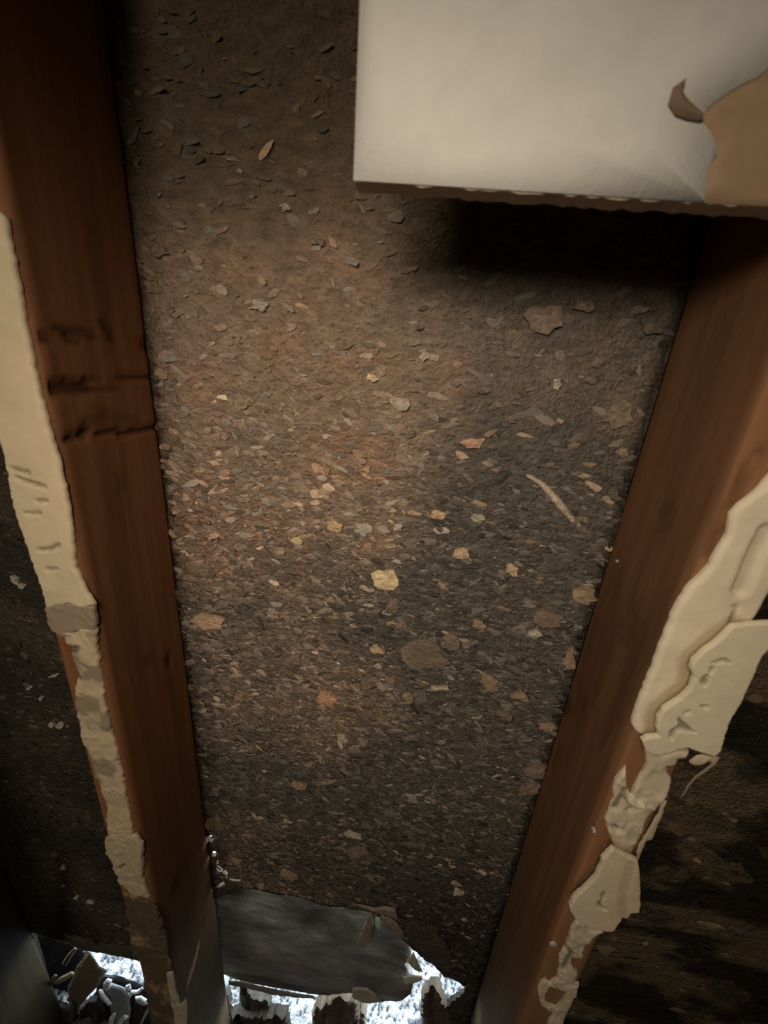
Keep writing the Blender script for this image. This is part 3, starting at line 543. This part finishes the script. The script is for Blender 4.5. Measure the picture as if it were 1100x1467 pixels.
# left bay
shard('paper_shard', [(128, 1366), (141, 1386), (152, 1392), (146, 1403), (136, 1418), (124, 1430), (112, 1446), (106, 1470), (104, 1470), (102, 1440), (94, 1434), (98, 1427), (95, 1418), (102, 1404), (108, 1388), (118, 1374)], .010, .002, 'leaf-shaped brown shard standing left of the bright gap', 'shard', (.15, .125, .075), seed=91, grid=.006)
stickbetween('wood_stick', [at(80, 1409, -.004), at(90, 1402, -.004), at(104, 1394, -.002)], [.004, .0055, .004], 'short pale blunt stick at the lower left, lying level', 'stick', (.33, .28, .17))
stickbetween('wood_stick', [at(92, 1382, .0), at(99, 1370, .0), at(108, 1359, .0)], [.0045, .004, .003], 'short brown stick leaning above the pale blunt one', 'stick', (.19, .15, .11))
stickbetween('wood_stick', [at(71, 1413, -.001), at(76, 1404, -.001), at(80, 1397, -.001)], [.004, .004, .003], 'dim brown stub left of the pale blunt stick', 'stick', (.10, .08, .065))
shard('paper_shard', [(119, 1364), (126, 1364), (128, 1367), (124, 1372), (121, 1377), (120, 1370)], -.002, .001, 'tiny bright fleck at the left end of the gap', 'shard', (.7, .72, .72), seed=93, grid=.003, amp=.0002)
shard('slate_plate', [(148, 1410), (160, 1412), (176, 1418), (184, 1426), (186, 1450), (182, 1475), (160, 1475), (158, 1450), (152, 1430)], .0085, .003, 'grey weathered plate standing in the left gap', 'plate', (.22, .25, .27), seed=95, grid=.006, relief=.002)
GS = 'pale broken shards in the left gap'
for i, (pts, Y, lab) in enumerate([([(192, 1432), (200, 1431), (213, 1439), (208, 1442), (196, 1438)], .0, 'flat white shard lowest at the right of the left gap'),
    ([(178, 1416), (184, 1414), (186, 1420), (182, 1425), (178, 1421)], .0, 'small white shard above the grey plate'),
    ([(183, 1428), (186, 1423), (194, 1423), (202, 1418), (203, 1421), (196, 1427), (188, 1427), (185, 1432)], .0, 'bent white shard right of the grey plate'),
    ([(146, 1412), (152, 1406), (158, 1408), (156, 1418), (150, 1422), (146, 1418)], .0, 'pale chunky shard at the upper left of the grey plate'),
    ([(140, 1422), (144, 1422), (150, 1432), (158, 1442), (155, 1444), (146, 1434), (142, 1430)], .0, 'thin pale shard down the left of the grey plate'),
    ([(155, 1462), (162, 1454), (164, 1457), (158, 1475), (154, 1475)], .0, 'white shard at the bottom left of the grey plate'),
    ([(168, 1466), (176, 1458), (182, 1460), (174, 1468), (170, 1475), (166, 1475)], .0, 'white hooked shard at the bottom of the grey plate')]):
    shard('stone_shard', pts, Y, .004, lab, 'shard', (.62, .66, .68), group=GS, seed=200+i, grid=.003, amp=.0006)
stickbetween('wood_stick', [at(214, 1442, .0), at(209, 1452, .0), at(200, 1470, .0), at(194, 1490, .0)], [.0015, .0018, .0015, .001], 'thin pale twig beside the left stud in the left gap', 'stick', (.35, .31, .25))
lump([(20, 1540), (50, 1480), (60, 1467), (78, 1456), (98, 1445), (102, 1470), (104, 1540)], -.004, .004, GZ, 'broad dark olive board scrap at the bottom left', (.06, .052, .03), 87, name='board_scrap_or_added_backing', cat='board')
shard('board_scrap_or_added_backing', [(30, 1330), (60, 1338), (100, 1350), (118, 1362), (126, 1372), (122, 1388), (112, 1400), (112, 1430), (118, 1480), (120, 1540), (20, 1540)], .032, .006, 'dark jagged backing piece added behind the sticks at the lower left', 'board', (.012, .010, .008), seed=97, grid=.008, relief=.003, mt='board', amp=.003)  # added backing that darkens the gap around the sticks
shard('board_scrap_or_added_backing', [(138, 1404), (150, 1400), (166, 1402), (185, 1408), (204, 1414), (230, 1420), (240, 1540), (135, 1540), (130, 1450)], .0175, .004, 'dark backing piece added behind the pale shards and the grey plate', 'board', (.035, .036, .036), seed=98, grid=.008, relief=.003, mt='board', amp=.002)  # added dark backing that narrows the bright opening
lump([(104, 1500), (108, 1467), (114, 1448), (124, 1436), (138, 1432), (148, 1440), (154, 1460), (156, 1500)], .012, .004, GZ, 'black-brown rotten lump under the leaf-shaped shard', (.035, .026, .02), 88)
tearpiece('drywall_remnant', [(8, 1450), (3, 1445), (-4, 1420), (-12, 1380), (-20, 1300), (-40, 1300), (-40, 1460), (0, 1470)], -.091, .002, 'faint plaster smear on the dark stud at the lower left edge', 'drywall scrap', (.20, .17, .12), seed=49, grid=.01)

# glints on the left bay: flattened bright chips
for i, (a, b, w, h, t) in enumerate([(26, 830, 16, 8, .8), (34, 838, 10, 6, .6), (76, 1037, 8, 7, .2), (88, 1038, 10, 8, .6), (44, 984, 8, 4, 0), (62, 998, 5, 6, .4), (80, 966, 12, 3, -.2), (92, 1241, 8, 5, 0), (110, 1284, 6, 4, 0), (131, 1290, 9, 4, .3)]):
    link('wood_chip', chip(a, b, w, h, t, (.55, .5, .4), 400+i), M['flake'], wall_back)
for i, (a, b, w, h, t, c) in enumerate([(1010, 1170, 80, 30, .25, (.11, .082, .045)), (1045, 1245, 70, 26, .4, (.12, .09, .048)), (940, 1310, 50, 22, .15, (.075, .062, .04)), (1000, 1090, 50, 26, .2, (.09, .068, .04)), (960, 1250, 60, 20, -.1, (.08, .062, .036)), (1060, 1330, 40, 8, .2, (.12, .1, .07)), (1040, 1420, 60, 30, .3, (.07, .055, .03))]):
    link('wood_chip', chip(a, b, w, h, t, c, 500+i), M['board'], wall_back)

# ------------------------------------------------------------------ outdoors: ground behind the wall
def ground():
    g = .0035; xs = np.arange(-.75, .55, g); ys = np.arange(.02, .75, g); X, Y = np.meshgrid(xs, ys)
    Z = GZ-.012+.022*fbm(X*45, Y*45, 91)+.010*fbm(X*140, Y*140, 93)
    n = fbm(X*60, Y*60, 95); rid = np.abs(fbm(X*95, Y*95, 97)-.5)*2; k = sstep(.02, .12, rid)
    col = (np.array([.14, .17, .22])*(1-k)[..., None]+np.array([.74, .79, .82])*k[..., None])*(.7+.6*n)[..., None]
    Z = Z-.006*(1-k)
    nx = len(xs); V = np.stack([X, Y, Z], 2).reshape(-1, 3); i = (np.arange(len(ys)-1)*nx)[:, None]; j = np.arange(nx-1)[None]
    F = np.stack([i+j, i+j+1, i+nx+j+1, i+nx+j], 2).reshape(-1, 4)
    return mesh('ground', V, F, col.reshape(-1, 3))
gr = link('gravel_patch', ground(), M['ground']); tag(gr, 'bright crusty frost-pale gravel outside, seen through the gaps', 'gravel', kind='stuff')
def box(name, a, b, m, **k):
    V = [(x, y, z) for x in (a[0], b[0]) for y in (a[1], b[1]) for z in (a[2], b[2])]
    F = [(0, 1, 3, 2), (4, 6, 7, 5), (0, 4, 5, 1), (2, 3, 7, 6), (0, 2, 6, 4), (1, 5, 7, 3)]
    me = mesh(name, V, F, np.tile(k.get('col', (.5, .5, .5)), (8, 1)), smooth=False); o = link(name, me, m); o['kind'] = 'structure'; return o
box('ground', (-6, .0056, GZ-.12), (6, 8, GZ-.02), M['ground'], col=(.4, .42, .43))
# the room behind the camera, closed and unlit
box('floor', (-1.25, -2.6, GZ-.1), (1.25, .0, GZ), M['room']); box('ceiling', (-1.25, -2.6, 1.3), (1.25, .06, 1.36), M['room'])
box('wall_left', (-1.25, -2.6, GZ), (-1.2, .05, 1.3), M['room']); box('wall_right', (1.2, -2.6, GZ), (1.25, .05, 1.3), M['room']); box('wall_front', (-1.25, -2.65, GZ), (1.25, -2.6, 1.3), M['room'])
